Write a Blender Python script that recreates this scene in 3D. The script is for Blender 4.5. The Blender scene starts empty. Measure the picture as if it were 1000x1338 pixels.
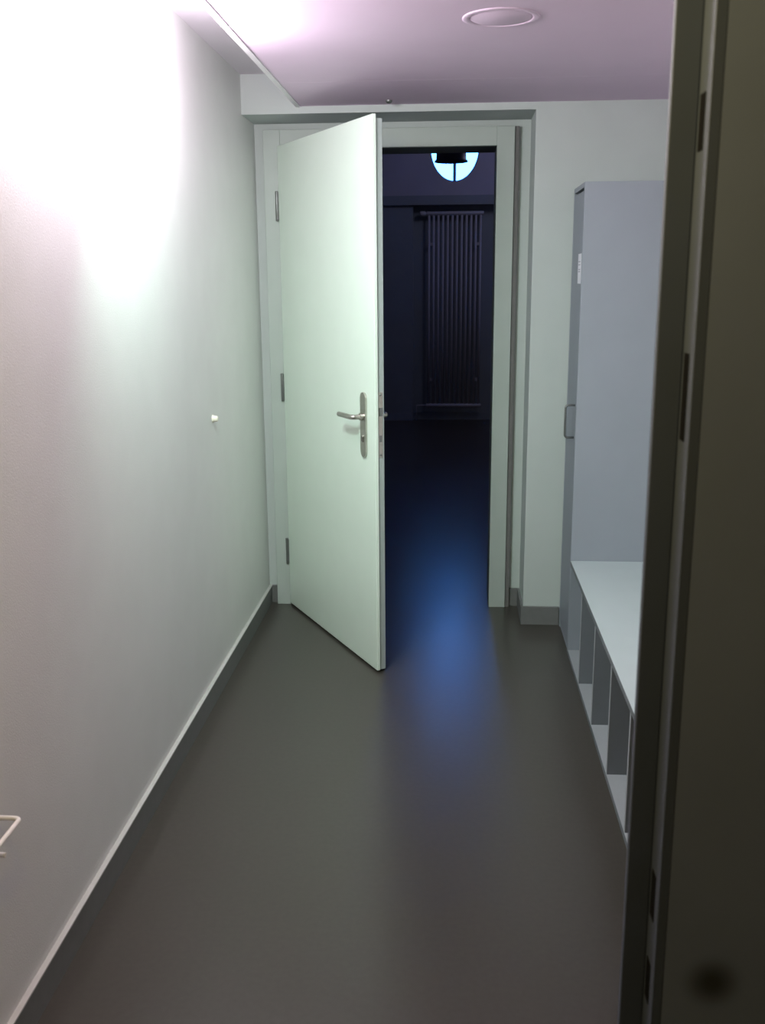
import bpy, bmesh, math
from mathutils import Vector, Matrix

COL = bpy.context.scene.collection
PI = math.pi

# ---------------------------------------------------------------- materials
def material(name, color, rough=0.6, spec=0.5, metallic=0.0, var=0.04, scale=30.0,
             bump=0.0, bump_scale=200.0, emission=None, strength=0.0):
    m = bpy.data.materials.new(name)
    m.use_nodes = True
    nt = m.node_tree
    b = nt.nodes['Principled BSDF']
    b.inputs['Roughness'].default_value = rough
    b.inputs['Metallic'].default_value = metallic
    b.inputs['Specular IOR Level'].default_value = spec
    tc = nt.nodes.new('ShaderNodeTexCoord')
    nz = nt.nodes.new('ShaderNodeTexNoise')
    nz.inputs['Scale'].default_value = scale
    nz.inputs['Detail'].default_value = 4
    nt.links.new(tc.outputs['Object'], nz.inputs['Vector'])
    rp = nt.nodes.new('ShaderNodeValToRGB')
    c = Vector(color)
    lo, hi = c * (1 - var), c * (1 + var)
    rp.color_ramp.elements[0].position = 0.3
    rp.color_ramp.elements[1].position = 0.7
    rp.color_ramp.elements[0].color = (*lo, 1)
    rp.color_ramp.elements[1].color = (*[min(1, v) for v in hi], 1)
    nt.links.new(nz.outputs['Fac'], rp.inputs['Fac'])
    nt.links.new(rp.outputs['Color'], b.inputs['Base Color'])
    if bump > 0:
        n2 = nt.nodes.new('ShaderNodeTexNoise')
        n2.inputs['Scale'].default_value = bump_scale
        n2.inputs['Detail'].default_value = 3
        nt.links.new(tc.outputs['Object'], n2.inputs['Vector'])
        bp = nt.nodes.new('ShaderNodeBump')
        bp.inputs['Strength'].default_value = bump
        bp.inputs['Distance'].default_value = 0.002
        nt.links.new(n2.outputs['Fac'], bp.inputs['Height'])
        nt.links.new(bp.outputs['Normal'], b.inputs['Normal'])
    if emission:
        b.inputs['Emission Color'].default_value = (*emission, 1)
        b.inputs['Emission Strength'].default_value = strength
    return m

M = {}
M['wall']      = material('wall_paint', (.72, .72, .72), .65, .3, var=.02, scale=6, bump=.25, bump_scale=260)
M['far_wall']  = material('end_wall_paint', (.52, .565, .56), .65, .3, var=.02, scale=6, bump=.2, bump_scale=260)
M['ceiling']   = material('ceiling_board', (.76, .61, .76), .7, .3, var=.015, scale=5)
M['ceil_up']   = material('upper_ceiling_paint', (.66, .61, .67), .7, .3, var=.02, scale=5)
M['trim']      = material('white_trim', (.80, .77, .80), .45, .4, var=.01)
M['door']      = material('door_white_laminate', (.76, .85, .78), .38, .45, var=.012, scale=8, bump=.05, bump_scale=400)
M['dooredge']  = material('door_edge_grey', (.36, .40, .40), .45, .4, var=.03)
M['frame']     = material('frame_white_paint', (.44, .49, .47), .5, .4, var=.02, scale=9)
M['reveal']    = material('frame_rebate_grey', (.10, .11, .12), .6, .3)  # dark grey of the frame's inner rebate
M['shade_strip']      = material('casing_shade_grey', (.17, .165, .165), .8, .2)
M['floor']     = material('grey_linoleum', (.054, .048, .041), .28, .6, var=.08, scale=60)
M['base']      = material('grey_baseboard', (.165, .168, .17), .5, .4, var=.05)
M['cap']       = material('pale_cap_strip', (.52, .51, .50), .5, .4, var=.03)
M['benchbase'] = material('bench_base_grey', (.34, .35, .385), .5, .4, var=.02)
M['benchedge'] = material('bench_edge_grey', (.16, .175, .19), .5, .4, var=.02)
M['cab']       = material('grey_melamine', (.29, .315, .365), .5, .4, var=.015, scale=10)
M['cabdoor']   = material('grey_melamine_door', (.25, .275, .32), .5, .4, var=.015, scale=10)
M['bench']     = material('pale_melamine', (.48, .53, .56), .45, .4, var=.015, scale=10)
M['divider']   = material('bench_divider_shaded', (.15, .165, .19), .5, .4, var=.02)  # darker than the pale boards, standing in for shade inside the compartments
M['gap']       = material('dark_gap', (.006, .006, .008), .8, .1)
M['steel']     = material('brushed_steel', (.52, .50, .46), .32, .5, metallic=1.0, var=.05, scale=60)
M['hinge']     = material('hinge_steel', (.22, .23, .23), .4, .5, metallic=.8)
M['paper']     = material('white_paper', (.78, .78, .85), .8, .2, var=.01)
M['ink']       = material('grey_ink', (.45, .45, .52), .8, .2)
M['whitemetal']= material('white_painted_metal', (.80, .77, .74), .4, .5, var=.02)
M['cream']     = material('cream_rubber', (.85, .82, .70), .5, .4, var=.03)
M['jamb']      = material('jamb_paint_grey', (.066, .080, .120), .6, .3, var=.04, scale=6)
M['nearwall']  = material('near_room_wall', (.40, .38, .34), .7, .3, var=.04, scale=4)
M['darkwall']  = material('hall_wall', (.42, .42, .50), .8, .2, var=.05, scale=3)
M['niche']     = material('hall_niche_paint', (.26, .30, .34), .8, .2, var=.05, scale=3)
M['radiator']  = material('radiator_enamel', (.46, .47, .54), .4, .4, var=.03)
M['winframe']  = material('window_frame_paint', (.20, .28, .45), .5, .4, var=.03)
M['lampshade'] = material('dark_lamp_shade', (.06, .06, .09), .45, .5, var=.05)

def marked_paint():
    # wall face beside the near door frame, with one round dark mark fading outwards
    m = material('marked_jamb_paint', (.165, .195, .285), .65, .3, var=.06, scale=5)
    nt = m.node_tree
    b = nt.nodes['Principled BSDF']
    src = b.inputs['Base Color'].links[0].from_socket
    tc = nt.nodes.new('ShaderNodeTexCoord')
    mp = nt.nodes.new('ShaderNodeMapping')
    mp.vector_type = 'POINT'
    mp.inputs['Location'].default_value = (-.290, -.957, -.790)
    ds = nt.nodes.new('ShaderNodeVectorMath'); ds.operation = 'LENGTH'
    nt.links.new(tc.outputs['Object'], mp.inputs['Vector'])
    nt.links.new(mp.outputs['Vector'], ds.inputs[0])
    mr = nt.nodes.new('ShaderNodeMapRange')
    mr.interpolation_type = 'SMOOTHSTEP'
    mr.inputs['From Min'].default_value = .004
    mr.inputs['From Max'].default_value = .040
    mr.inputs['To Min'].default_value = 1.0
    mr.inputs['To Max'].default_value = 0.0
    nt.links.new(ds.outputs['Value'], mr.inputs['Value'])
    mx = nt.nodes.new('ShaderNodeMix'); mx.data_type = 'RGBA'
    nt.links.new(mr.outputs['Result'], mx.inputs[0])
    nt.links.new(src, mx.inputs[6])
    mx.inputs[7].default_value = (.035, .037, .042, 1)
    nt.links.new(mx.outputs[2], b.inputs['Base Color'])
    return m
M['marked'] = marked_paint()

def glass_material():
    m = bpy.data.materials.new('window_glass')
    m.use_nodes = True
    nt = m.node_tree
    b = nt.nodes['Principled BSDF']
    b.inputs['Roughness'].default_value = 0.0
    b.inputs['IOR'].default_value = 1.02
    b.inputs['Transmission Weight'].default_value = 1.0
    b.inputs['Base Color'].default_value = (.97, .99, 1, 1)
    return m
M['glass'] = glass_material()

# ---------------------------------------------------------------- mesh helpers
def bm_box(bm, x0, x1, y0, y1, z0, z1):
    vs = [bm.verts.new(v) for v in ((x0,y0,z0),(x1,y0,z0),(x1,y1,z0),(x0,y1,z0),
                                    (x0,y0,z1),(x1,y0,z1),(x1,y1,z1),(x0,y1,z1))]
    for f in ((0,3,2,1),(4,5,6,7),(0,1,5,4),(1,2,6,5),(2,3,7,6),(3,0,4,7)):
        bm.faces.new([vs[i] for i in f])

def bm_tube(bm, pts, r, seg=12, caps=True):
    pts = [Vector(p) for p in pts]
    n = len(pts)
    t0 = (pts[1] - pts[0]).normalized()
    up = Vector((0,0,1)) if abs(t0.z) < .9 else Vector((1,0,0))
    a = t0.cross(up).normalized()
    rings = []
    for i, p in enumerate(pts):
        if i == 0: t = pts[1] - pts[0]
        elif i == n-1: t = pts[-1] - pts[-2]
        else: t = (pts[i+1]-p).normalized() + (p-pts[i-1]).normalized()
        t.normalize()
        a = (a - t * a.dot(t)).normalized()
        b = t.cross(a)
        rr = r[i] if isinstance(r, (list, tuple)) else r
        rings.append([bm.verts.new(p + (a*math.cos(k*2*PI/seg) + b*math.sin(k*2*PI/seg))*rr) for k in range(seg)])
    for i in range(n-1):
        for k in range(seg):
            f = bm.faces.new((rings[i][k], rings[i][(k+1)%seg], rings[i+1][(k+1)%seg], rings[i+1][k]))
            f.smooth = True
    if caps:
        bm.faces.new(rings[0][::-1]); bm.faces.new(rings[-1])

def bm_lathe(bm, prof, seg=48, loc=(0,0,0), axis='Z'):
    # prof: (radius, height) pairs
    rings = []
    def pt(r, h, k):
        c, s = r*math.cos(k*2*PI/seg), r*math.sin(k*2*PI/seg)
        v = (c, s, h) if axis == 'Z' else ((h, c, s) if axis == 'X' else (c, h, s))
        return Vector(v) + Vector(loc)
    for r, h in prof:
        if r < 1e-6: rings.append([bm.verts.new(pt(0, h, 0))])
        else: rings.append([bm.verts.new(pt(r, h, k)) for k in range(seg)])
    for a, b in zip(rings, rings[1:]):
        for k in range(seg):
            k2 = (k+1) % seg
            if len(a) == 1: f = bm.faces.new((a[0], b[k], b[k2]))
            elif len(b) == 1: f = bm.faces.new((a[k], b[0], a[k2]))
            else: f = bm.faces.new((a[k], b[k], b[k2], a[k2]))
            f.smooth = True

def bm_prism(bm, outline, lo, hi, axis='Z'):
    # outline of 2-D points swept along an axis
    def pt(p, h):
        return (p[0], p[1], h) if axis == 'Z' else ((p[0], h, p[1]) if axis == 'Y' else (h, p[0], p[1]))
    A = [bm.verts.new(pt(p, lo)) for p in outline]
    B = [bm.verts.new(pt(p, hi)) for p in outline]
    n = len(outline)
    bm.faces.new(A[::-1]); bm.faces.new(B)
    for i in range(n):
        bm.faces.new((A[i], A[(i+1)%n], B[(i+1)%n], B[i]))

def obj(name, bm, mat, parent=None, bevel=0.0, matrix=None):
    bmesh.ops.recalc_face_normals(bm, faces=bm.faces[:])
    me = bpy.data.meshes.new(name)
    bm.to_mesh(me); bm.free()
    o = bpy.data.objects.new(name, me)
    COL.objects.link(o)
    for mm in (mat if isinstance(mat, list) else [mat]):
        me.materials.append(mm)
    if parent: o.parent = parent
    if bevel > 0:
        md = o.modifiers.new('bevel', 'BEVEL')
        md.width = bevel; md.segments = 3; md.limit_method = 'ANGLE'
    return o

def boxes(name, mat, lst, parent=None, bevel=0.0):
    bm = bmesh.new()
    for b in lst: bm_box(bm, *b)
    return obj(name, bm, mat, parent, bevel)

def struct(o):
    o['kind'] = 'structure'
    return o

def tag(o, label, cat, group=None):
    o['label'] = label; o['category'] = cat
    if group: o['group'] = group
    return o

def thing(name, label, cat, loc, rotz=0.0, group=None):
    o = bpy.data.objects.new(name, None)
    COL.objects.link(o)
    o.location = loc; o.rotation_euler = (0, 0, rotz)
    o.empty_display_size = .1
    return tag(o, label, cat, group)

# ---------------------------------------------------------------- dimensions (metres)
XL, XRW = -.884, 1.00            # corridor side walls
YN0, YN1 = 1.00, 1.012           # doorway we look through
YW, YB, YT = 4.323, 4.590, 4.800 # end wall face, recess back, far face of that wall
YF = 4.551                       # front of the door frame
ZP, ZC = 2.2375, 2.365           # lowered ceiling, upper ceiling
XR, ZR = .331, 2.209             # recess right edge and top
ZTOP = 2.50
HX0, HX1, HY, HZ = -2.4, 2.2, 11.08, 3.7   # dark hall
BY = -1.3                        # back of the near room

# ---------------------------------------------------------------- shell
struct(boxes('floor', M['floor'], [(HX0-.1, HX1+.1, BY-.1, HY+.3, -.05, 0)]))
struct(boxes('wall_left', M['wall'], [(XL-.1, XL, YN1-.002, YT, 0, ZTOP)]))
struct(boxes('wall_right', M['wall'], [(XRW, XRW+.1, YN1-.002, YT, 0, ZTOP)]))
struct(boxes('wall_back', M['far_wall'], [
    (XL, XRW, YW, YT, ZR, ZTOP),
    (XR, XRW, YW, YT, 0, ZR),
    (.262, XR, YB, YT, 0, ZR),
    (XL, -.842, YB, YT, 0, ZR),
    (-.842, .262, YB, YT, 2.181, ZR)]))
struct(boxes('ceiling', M['ceil_up'], [(XL-.1, XRW+.1, YN1, YT, ZC, ZC+.06)]))
# lowered boards, three with hair-line joints
struct(boxes('ceiling', M['ceiling'], [
    (-.645, XRW, YN1, 3.2275, ZP, ZP+.018),
    (-.645, XRW, 3.2282, 3.8203, ZP+.0002, ZP+.018),
    (-.645, XRW, 3.8210, YW, ZP, ZP+.018)]))
struct(boxes('trim_1', M['trim'], [(-.656, -.636, YN1, YW, ZP-.004, ZP+.030)], bevel=.001))

# baseboards
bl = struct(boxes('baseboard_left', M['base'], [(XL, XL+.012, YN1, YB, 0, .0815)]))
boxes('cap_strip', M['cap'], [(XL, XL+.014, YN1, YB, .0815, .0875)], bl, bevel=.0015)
struct(boxes('baseboard_back', M['base'], [(XR-.010, .493, YW-.012, YW, 0, .0865), (XR-.010, XR, YW, YB, 0, .0865)], bevel=.002))
struct(boxes('baseboard_recess', M['base'], [(.266, XR-.010, YB-.012, YB, 0, .0865)]))
struct(boxes('baseboard_recess_left', M['base'], [(XL+.012, -.8445, YB-.012, YB, 0, .0865)]))

# door frame: flat steel casing standing proud of the recess, dark rebate inside
fr = bpy.data.objects.new('door_frame', None); COL.objects.link(fr); struct(fr)
fr.location = (0, YF, 0)
def rel(lst, o=(0, YF, 0)):
    return [(a-o[0], b-o[0], c-o[1], d-o[1], e-o[2], f-o[2]) for a, b, c, d, e, f in lst]
boxes('casing', M['frame'], rel([(.184, .2605, YF, YF+.03, 0, 2.1795), (-.8405, -.765, YF, YF+.03, 0, 2.1795),
                             (-.765, .184, YF, YF+.03, 2.1, 2.1795)]), fr, bevel=.002)
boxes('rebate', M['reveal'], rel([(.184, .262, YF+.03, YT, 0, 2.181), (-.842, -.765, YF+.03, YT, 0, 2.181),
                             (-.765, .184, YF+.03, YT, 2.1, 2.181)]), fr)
boxes('shade_strip', M['shade_strip'], rel([(.2605, .280, YF+.010, YB, .0, 2.1795)]), fr)  # dark strip standing in for the shadow beside the casing

# ---------------------------------------------------------------- the open door
HX_, HY_ = -.7772, 4.545
FX_, FY_ = -.2895, 3.7054
W = math.hypot(FX_-HX_, FY_-HY_)
ang = math.atan2(FY_-HY_, FX_-HX_)
door = thing('door_1', 'white flush door standing half open into the corridor with a steel lever handle', 'door', (HX_, HY_, 0), ang)
struct(door)
ZD = 2.1108
panel = boxes('door_panel', M['door'], [(0, W, 0, .014, .010, ZD)], door, bevel=.0025)
body = boxes('door_core', M['dooredge'], [(.013, W-.009, .014, .042, .010, ZD-.013)], door, bevel=.001)
boxes('bottom_shade', M['gap'], [(.02, W-.014, .016, .040, .003, .012)], door)  # near-black strip standing in for the shaded gap under the leaf
# lock faceplate in the leading edge, with latch and bolt
E_ = W-.009
fp = boxes('lock_faceplate', M['steel'], [(E_-.001, E_+.0012, .018, .036, .875, 1.125)], door, bevel=.0005)
boxes('latch', M['hinge'], [(E_, E_+.006, .021, .033, 1.035, 1.066)], fp)
boxes('deadbolt', M['hinge'], [(E_, E_+.002, .022, .032, .935, .960)], fp)
bm = bmesh.new()
for z in (.885, 1.115): bm_lathe(bm, [(0, .0018), (.004, .0018), (.004, 0)], 12, (E_+.001, .027, z), 'X')
obj('screw', bm, M['hinge'], fp)
# hinges
for z in (.27, 1.056, 1.859):
    bm = bmesh.new()
    bm_tube(bm, [(-.006, -.006, z-.064), (-.006, -.006, z+.064)], .0065, 12)
    bm_box(bm, -.004, .004, -.006, .004, z-.06, z+.06)
    obj('hinge', bm, M['hinge'], door, bevel=.0008)

def round_plate(hw, z0, z1, y0, y1, xc):
    bm = bmesh.new()
    out = []
    for k in range(13):
        a = PI*k/12; out.append((xc+hw*math.cos(a), z1-hw+hw*math.sin(a)))
    for k in range(13):
        a = PI+PI*k/12; out.append((xc+hw*math.cos(a), z0+hw+hw*math.sin(a)))
    bm_prism(bm, out, y0, y1, 'Y')
    return bm

def lever(side, y0, parent):
    # side -1: corridor face, +1: dark-hall face
    xc, zc = W-.094, 1.025
    hd = obj('door_handle', round_plate(.0235, .866, 1.119, min(y0, y0+side*.009), max(y0, y0+side*.009), xc), M['steel'], parent, bevel=.0015)
    pts = [(xc, y0+side*.006, zc), (xc, y0+side*.038, zc)]
    for k in range(1, 7):
        a = k/6*PI/2
        pts.append((xc-.016*(1-math.cos(a)), y0+side*(.038+.016*math.sin(a)), zc))
    pts += [(xc-.06, y0+side*.054, zc-.0005), (xc-.128, y0+side*.053, zc-.001)]
    bm = bmesh.new(); bm_tube(bm, pts, .0098, 16)
    bm_lathe(bm, [(.0145, 0), (.0145, side*.014), (.0098, side*.016)], 20, (xc, y0+side*.007, zc), 'Y')
    obj('lever', bm, M['steel'], hd, bevel=.0015)
    bm = bmesh.new()
    bm_lathe(bm, [(0, side*.004), (.0078, side*.004), (.0085, 0)], 20, (xc, y0+side*.009, .947), 'Y')
    bm_box(bm, xc-.0045, xc+.0045, min(y0+side*.009, y0+side*.013), max(y0+side*.009, y0+side*.013), .926, .945)
    obj('lock_cylinder', bm, M['steel'], hd, bevel=.0006)
    bm = bmesh.new()
    bm_box(bm, xc-.0015, xc+.0015, min(y0+side*.0125, y0+side*.0136), max(y0+side*.0125, y0+side*.0136), .930, .950)
    obj('keyhole', bm, M['gap'], hd)
lever(-1, 0.0, door)
lever(+1, .042, door)

# ---------------------------------------------------------------- locker
LX, LY0, LY1, LZ = .4948, 3.973, 4.3105, 1.895
lk = thing('locker', 'tall grey locker in the corner with a bow handle and paper label', 'locker', (LX, LY0, 0))
O = (LX, LY0, 0)
boxes('carcass', M['cab'], rel([
    (LX, .997, LY0, LY0+.018, 0, LZ), (LX, .997, LY1-.018, LY1, 0, LZ),
    (LX, .997, LY0+.018, LY1-.018, LZ-.019, LZ), (LX+.004, .997, LY0+.018, LY1-.018, 0, .03),
    (.985, .997, LY0+.018, LY1-.018, .03, LZ-.019)], O), lk, bevel=.0008)
boxes('gap', M['gap'], rel([(LX+.024, LX+.03, LY0+.018, LY1-.018, .03, LZ-.019)], O), lk)
ld = boxes('door', M['cabdoor'], rel([(LX+.001, LX+.019, LY0+.0205, LY1-.0195, .033, LZ-.030)], O), lk, bevel=.001)
bm = bmesh.new()
hy, z0, z1, px = LY0+.058, .908, 1.040, -.036
pts = [(.002, hy-LY0, z1)]
for k in range(7):
    a = PI/2*k/6; pts.append((px+.012-.012*math.sin(a), hy-LY0, z1-.012+.012*math.cos(a)))
for k in range(7):
    a = PI/2*k/6; pts.append((px+.012-.012*math.cos(a), hy-LY0, z0+.012-.012*math.sin(a)))
pts.append((.002, hy-LY0, z0))
bm_tube(bm, pts, .0045, 12)
obj('handle', bm, M['hinge'], ld)
lb = boxes('paper_label', M['paper'], rel([(LX-.0004, LX+.002, LY0+.030, LY0+.120, 1.518, 1.632)], O), ld)
boxes('print', M['ink'], rel([(LX-.0009, LX, LY0+.045, LY0+.105, z, z+.004) for z in (1.60, 1.588, 1.570, 1.562)], O), ld)

# ---------------------------------------------------------------- low bench with open compartments
BZ, BY0, BY1 = .4031, 1.30, LY0-.002
bn = thing('storage_bench', 'low grey bench with open shoe compartments below, beside the tall locker', 'bench', (LX, BY0, 0))
O = (LX, BY0, 0)
boxes('seat_board', M['bench'], rel([(LX, .997, BY0, BY1, BZ-.019, BZ)], O), bn, bevel=.0012)
boxes('edge_band', M['benchedge'], rel([(LX-.001, LX, BY0, BY1, BZ-.0185, BZ-.0008)], O), bn)
boxes('base_board', M['benchbase'], rel([(LX, .997, BY0, BY1, 0, .019)], O), bn, bevel=.001)
boxes('edge_band', M['benchedge'], rel([(LX-.001, LX, BY0, BY1, .0005, .0185)], O), bn)
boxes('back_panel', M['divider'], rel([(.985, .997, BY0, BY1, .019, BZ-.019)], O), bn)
boxes('end_panel', M['cabdoor'], rel([(LX+.001, .985, BY1-.017, BY1, .019, BZ-.019)], O), bn, bevel=.0008)
boxes('end_panel', M['bench'], rel([(LX+.001, .985, BY0, BY0+.017, .019, BZ-.019)], O), bn, bevel=.0008)
for y in (3.605, 3.245, 2.888, 2.550, 2.195, 1.840, 1.60):
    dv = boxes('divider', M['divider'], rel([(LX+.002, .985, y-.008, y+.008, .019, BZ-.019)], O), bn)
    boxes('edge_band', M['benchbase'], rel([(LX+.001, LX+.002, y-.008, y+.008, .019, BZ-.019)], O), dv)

# ---------------------------------------------------------------- small fittings
bm = bmesh.new()
bm_lathe(bm, [(0, .020), (.008, .0195), (.011, .0165), (.011, .006), (.013, .004), (.015, -.001)], 24, (0, 0, 0), 'X')
ds = obj('door_stop', bm, M['cream'])
ds.location = (XL, 3.589, 1.042)
tag(ds, 'small cream rubber door stop knob on the left wall', 'door stop')

# bent white rail on the left wall
RX = -.830
hk = thing('wall_rail', 'bent white metal rail fixed low on the left wall', 'rail', (XL, 1.68, .526))
bm = bmesh.new()
d = RX-XL
pts = [(-.002, 0, 0)]
for k in range(7):
    a = PI/2*k/6; pts.append((d-.012+.012*math.sin(a), -.012+.012*math.cos(a), 0))
for k in range(7):
    a = PI/2*k/6; pts.append((d-.012+.012*math.cos(a), -.300-.012*math.sin(a), 0))
pts.append((-.002, -.312, 0))
bm_tube(bm, pts, .0050, 12)
obj('rod', bm, M['whitemetal'], hk)
bm = bmesh.new()
bm_tube(bm, [(-.002, -.064, -.039), (.050, -.064, -.039)], .005, 12)
obj('peg', bm, M['whitemetal'], hk, bevel=.001)

# round ceiling cover
cc = thing('ceiling_cover', 'round white flush cover disc in the lowered ceiling', 'ceiling fitting', (.124, 2.966, ZP))
bm = bmesh.new()
bm_lathe(bm, [(.106, 0), (.106, -.0015), (.103, -.003), (.090, -.0035), (.087, -.002), (.087, 0)], 64)
obj('rim', bm, M['ceiling'], cc)
bm = bmesh.new()
bm_lathe(bm, [(.0845, 0), (.0845, -.0015), (.082, -.0025), (0, -.0025)], 64)
obj('disc', bm, M['ceiling'], cc)
bm = bmesh.new()
bm_lathe(bm, [(.013, 0), (.013, -.004), (.009, -.011), (0, -.013)], 24)
cs = obj('ceiling_sensor', bm, M['hinge'])
cs.location = (-.264, 4.225, ZP)
tag(cs, 'tiny dark round sensor on the lowered ceiling above the door', 'sensor')

# ---------------------------------------------------------------- near doorway (dark steel frame at the right)
nf = bpy.data.objects.new('door_frame', None); COL.objects.link(nf); struct(nf)
nf.location = (.2, 1.0, 0)
O = (.2, 1.0, 0)
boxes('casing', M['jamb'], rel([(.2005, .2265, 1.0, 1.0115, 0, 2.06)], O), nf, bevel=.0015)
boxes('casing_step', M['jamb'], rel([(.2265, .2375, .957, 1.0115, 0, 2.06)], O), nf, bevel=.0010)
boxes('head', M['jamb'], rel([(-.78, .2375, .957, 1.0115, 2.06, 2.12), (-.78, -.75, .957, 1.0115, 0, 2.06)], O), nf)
for a, b in ((1.655, 1.705), (1.385, 1.470), (.850, .905), (.745, .795)):
    boxes('strike_slot', M['gap'], rel([(.2257, .2268, .974, .992, a, b)], O), nf)
struct(boxes('wall_front', M['marked'], [
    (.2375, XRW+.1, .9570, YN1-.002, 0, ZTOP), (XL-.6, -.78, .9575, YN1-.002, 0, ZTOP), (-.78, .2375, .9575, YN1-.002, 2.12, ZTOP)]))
# the room we stand in
struct(boxes('wall_near_right', M['nearwall'], [(XRW+.1, XRW+.2, BY-.1, YN1-.002, 0, ZTOP)]))
struct(boxes('wall_near_left', M['nearwall'], [(XL-.7, XL-.6, BY-.1, YN1-.002, 0, ZTOP)]))
struct(boxes('wall_near_back', M['nearwall'], [(XL-.6, XRW+.1, BY-.1, BY, 0, ZTOP)]))
struct(boxes('ceiling', M['nearwall'], [(XL-.7, XRW+.2, BY-.1, YN1, ZTOP, ZTOP+.06)]))

# ---------------------------------------------------------------- dark hall behind the door
struct(boxes('wall_hall_left', M['darkwall'], [(HX0-.1, HX0, YT, HY+.3, 0, HZ)]))
struct(boxes('wall_hall_right', M['darkwall'], [(HX1, HX1+.1, YT, HY+.3, 0, HZ)]))
struct(boxes('wall_hall_front', M['darkwall'], [(HX0-.1, XL-.0, YT-.1, YT, 0, HZ), (XRW, HX1+.1, YT-.1, YT, 0, HZ), (XL, XRW, YT-.1, YT, ZTOP, HZ)]))
struct(boxes('ceiling', M['darkwall'], [(HX0-.1, HX1+.1, YT-.1, HY+.3, HZ, HZ+.06)]))
# back wall: niche below a ledge, oval window above
WXC, WZC, WA, WB = 0.004, 2.885, .262, .352
NX0, NX1, NZ = -.434, .98, 2.30
YM = HY-.10
struct(boxes('wall_hall_back_left', M['niche'], [(HX0, NX0, YM, HY+.2, 0, NZ)]))
struct(boxes('wall_hall_back_right', M['niche'], [(NX1, HX1, YM, HY+.2, 0, NZ)]))
struct(boxes('wall_hall_back', M['niche'], [(NX0, NX1, HY, HY+.2, 0, NZ)]))
struct(boxes('trim_2', M['niche'], [(HX0, HX1, YM-.04, HY+.2, NZ, NZ+.095)]))
struct(boxes('baseboard_hall', M['niche'], [(HX0, NX0, YM-.015, YM, 0, .08), (NX0, NX1, HY-.015, HY, 0, .08)]))
def oval(a, b, n=72):
    return [(WXC+a*math.cos(2*PI*k/n), WZC+b*math.sin(2*PI*k/n)) for k in range(n)]
def upper_wall():
    # wall slab with an oval hole
    bm = bmesh.new()
    n = 72
    z0, z1 = NZ+.095, HZ
    ov = oval(WA, WB, n)
    def ray_to_rect(p):
        dx, dz = p[0]-WXC, p[1]-WZC
        t = 1e9
        for lim, dd, c in ((HX0, dx, WXC), (HX1, dx, WXC), (z0, dz, WZC), (z1, dz, WZC)):
            if abs(dd) > 1e-9:
                s = (lim-c)/dd
                if s > 0: t = min(t, s)
        return (WXC+dx*t, WZC+dz*t)
    corners = [(HX0, z0), (HX1, z0), (HX1, z1), (HX0, z1)]
    out = [ray_to_rect(p) for p in ov]
    ring = {}
    for y in (YM, HY+.1):
        vi = [bm.verts.new((p[0], y, p[1])) for p in ov]
        vo = [bm.verts.new((p[0], y, p[1])) for p in out]
        vc = {c: bm.verts.new((c[0], y, c[1])) for c in corners}
        ring[y] = vi
        for k in range(n):
            k2 = (k+1) % n
            p, q = out[k], out[k2]
            cs_ = [c for c in corners if (abs(p[0]-q[0]) > 1e-6 and abs(p[1]-q[1]) > 1e-6 and
                   ((abs(c[0]-p[0]) < 1e-6 and abs(c[1]-q[1]) < 1e-6) or (abs(c[0]-q[0]) < 1e-6 and abs(c[1]-p[1]) < 1e-6)))]
            loop = [vi[k], vo[k]] + [vc[c] for c in cs_] + [vo[k2], vi[k2]]
            bm.faces.new(loop)
    a, b = ring[YM], ring[HY+.1]
    for k in range(n):
        bm.faces.new((a[k], a[(k+1)%n], b[(k+1)%n], b[k]))
    return bm
struct(obj('wall_hall_upper', upper_wall(), M['darkwall']))
wn = bpy.data.objects.new('window_1', None); COL.objects.link(wn); struct(wn)
wn.location = (WXC, YM, WZC)
def ring_bm(ai, bi, ao, bo, y0, y1):
    bm = bmesh.new()
    n = 72
    P = []
    for (a, b, y) in ((ai, bi, y0), (ao, bo, y0), (ao, bo, y1), (ai, bi, y1)):
        P.append([bm.verts.new((a*math.cos(2*PI*k/n), y, b*math.sin(2*PI*k/n))) for k in range(n)])
    for i in range(4):
        for k in range(n):
            bm.faces.new((P[i][k], P[i][(k+1)%n], P[(i+1)%4][(k+1)%n], P[(i+1)%4][k]))
    return bm
obj('window_frame', ring_bm(WA-.012, WB-.012, WA, WB, .02, .06), M['winframe'], wn)
boxes('mullion', M['winframe'], [(-.016, .016, .02, .055, -WB+.006, WB-.006)], wn)
bm = bmesh.new()
bm_prism(bm, [((WA-.006)*math.cos(2*PI*k/72), (WB-.006)*math.sin(2*PI*k/72)) for k in range(72)], .038, .042, 'Y')
obj('pane', bm, M['glass'], wn)

# tubular radiator in the niche
rd = thing('radiator', 'tall white tubular radiator in the niche of the dark hall', 'radiator', (.012, HY-.075, 0))
ZT, ZB, RW = 2.215, .165, .300
for i in range(12):
    x = -.275 + i*.05
    bm = bmesh.new()
    bm_tube(bm, [(x, 0, ZB), (x, 0, ZT)], .0125, 10)
    obj('tube', bm, M['radiator'], rd)
for z in (ZT, ZB):
    bm = bmesh.new()
    bm_tube(bm, [(-RW, 0, z), (RW+.005, 0, z)], .022, 14)
    obj('header_pipe', bm, M['radiator'], rd, bevel=.003)
bm = bmesh.new()
bm_lathe(bm, [(0, -.075), (.022, -.073), (.026, -.06), (.026, -.02), (.016, -.012), (.012, .0)], 20, (-RW, 0, ZT), 'X')
obj('valve', bm, M['radiator'], rd)
for x, z in ((-.25, 1.9), (.25, 1.9), (-.25, .45), (.25, .45)):
    boxes('bracket', M['radiator'], [(x-.012, x+.012, 0, .0748, z-.015, z+.015)], rd)
bm = bmesh.new()
bm_tube(bm, [(-RW, 0, ZB), (-RW-.10, 0, ZB), (-RW-.108, 0, ZB-.008), (-RW-.108, 0, 0)], .008, 10)
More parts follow.
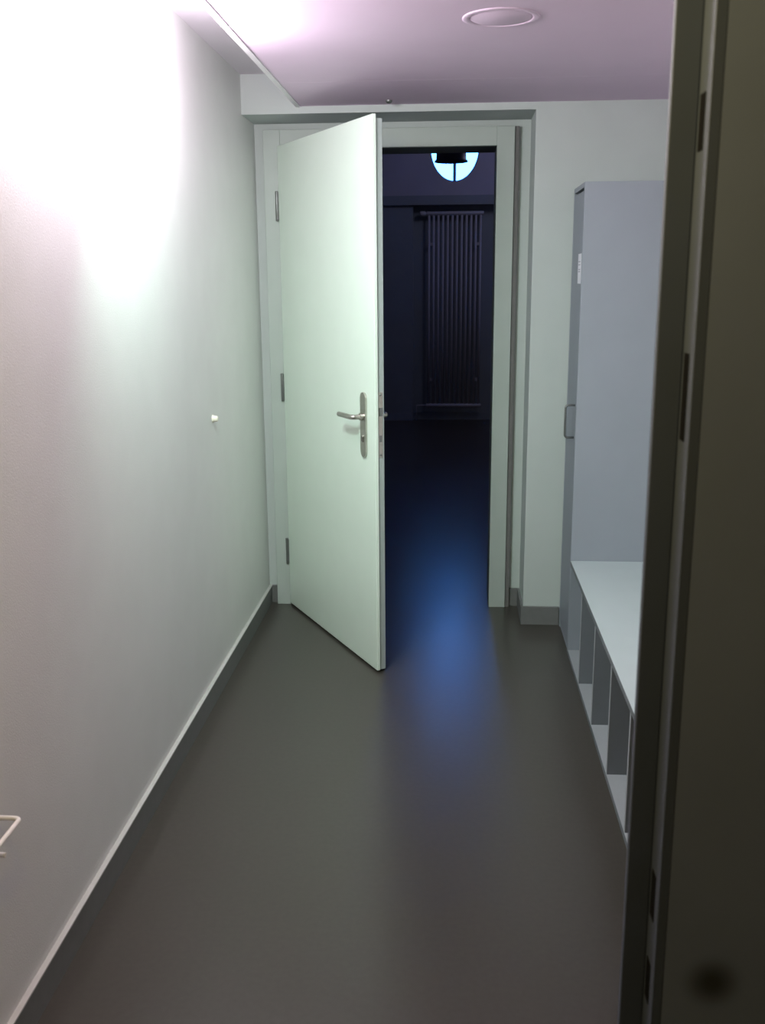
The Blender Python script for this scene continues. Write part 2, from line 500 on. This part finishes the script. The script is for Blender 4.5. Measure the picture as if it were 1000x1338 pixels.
obj('supply_pipe', bm, M['radiator'], rd)

# pendant lamp hanging in the hall, dark against the window
pd = thing('pendant_lamp', 'dark pendant lamp hanging in the hall in front of the oval window', 'lamp', (-.024, 8.0, HZ))
bm = bmesh.new(); bm_tube(bm, [(0, 0, 0), (0, 0, -.86)], .004, 8)
obj('cord', bm, M['lampshade'], pd)
bm = bmesh.new(); bm_lathe(bm, [(0, 0), (.05, 0), (.05, -.02), (.01, -.03), (0, -.03)], 24)
obj('ceiling_rose', bm, M['lampshade'], pd)
bm = bmesh.new()
zb = 2.408-HZ
bm_lathe(bm, [(.012, zb+.46), (.05, zb+.44), (.085, zb+.38), (.104, zb+.28), (.112, zb+.10), (.115, zb+.02), (.128, zb+.006), (.128, zb),
              (.121, zb+.002), (.109, zb+.02), (.100, zb+.28), (.08, zb+.37), (.012, zb+.45)], 40)
obj('lamp_shade', bm, M['lampshade'], pd)

# ---------------------------------------------------------------- lights
def point(name, loc, power, color, radius=.04):
    l = bpy.data.lights.new(name, 'POINT')
    l.energy = power; l.color = color; l.shadow_soft_size = radius
    o = bpy.data.objects.new(name, l); COL.objects.link(o); o.location = loc
    return o
for y, p in ((2.15, 15), (2.55, 18), (2.95, 13)):
    point('corridor_lamp', (-.735, y, 2.15), p, (1.0, .90, .97), .05)
al = bpy.data.lights.new('green_fill', 'AREA')  # added green-tinted fill for the lower corridor, no fitting behind it
al.shape = 'DISK'; al.size = .16; al.energy = 9.5; al.color = (.62, 1.0, .80)
al.spread = math.radians(125)
ao = bpy.data.objects.new('green_fill', al); COL.objects.link(ao)
ao.location = (-.58, 2.40, 2.12)
ao.rotation_euler = Vector((.30, .80, -1.0)).to_track_quat('-Z', 'Y').to_euler()
point('warm_fill', (-.35, .80, 2.02), 26.0, (1.0, .80, .36), .10)  # added warm fill by the doorway, not a known lamp
point('hall_fill', (1.0, 9.2, 3.3), 15.0, (.72, .70, 1.0), .3)  # added cool fill to lift the dark hall, no lamp there

w = bpy.data.worlds.new('sky'); bpy.context.scene.world = w
w.use_nodes = True
bg = w.node_tree.nodes['Background']
bg.inputs['Color'].default_value = (.085, .31, 1.0, 1)
bg.inputs['Strength'].default_value = 15.0

# ---------------------------------------------------------------- camera
FPX, PITCH, YAW, ROLL, CH = 1291.83, .2317, -.0712, -.0072, 1.5422
cam = bpy.data.cameras.new('camera')
co = bpy.data.objects.new('camera', cam); COL.objects.link(co)
cam.sensor_fit = 'HORIZONTAL'; cam.sensor_width = 36
cam.lens = 36*FPX/1000
cam.clip_start = .02
fw = Vector((math.sin(YAW)*math.cos(PITCH), math.cos(YAW)*math.cos(PITCH), -math.sin(PITCH)))
r = Vector((math.cos(YAW), -math.sin(YAW), 0)); u = r.cross(fw)
r2 = r*math.cos(ROLL) + u*math.sin(ROLL)
u2 = -r*math.sin(ROLL) + u*math.cos(ROLL)
m = Matrix((r2, u2, -fw)).transposed().to_4x4()
m.translation = (0, 0, CH)
co.matrix_world = m
cam.dof.use_dof = True
cam.dof.focus_distance = 4.0
cam.dof.aperture_fstop = (cam.lens/1000)/.0036
bpy.context.scene.camera = co

sc = bpy.context.scene
sc.view_settings.view_transform = 'Standard'
sc.view_settings.look = 'None'
sc.view_settings.exposure = 0.0
sc.view_settings.gamma = 1.0
sc.cycles.max_bounces = 10
sc.cycles.diffuse_bounces = 6
sc.cycles.sample_clamp_indirect = 4.0
sc.cycles.use_denoising = True
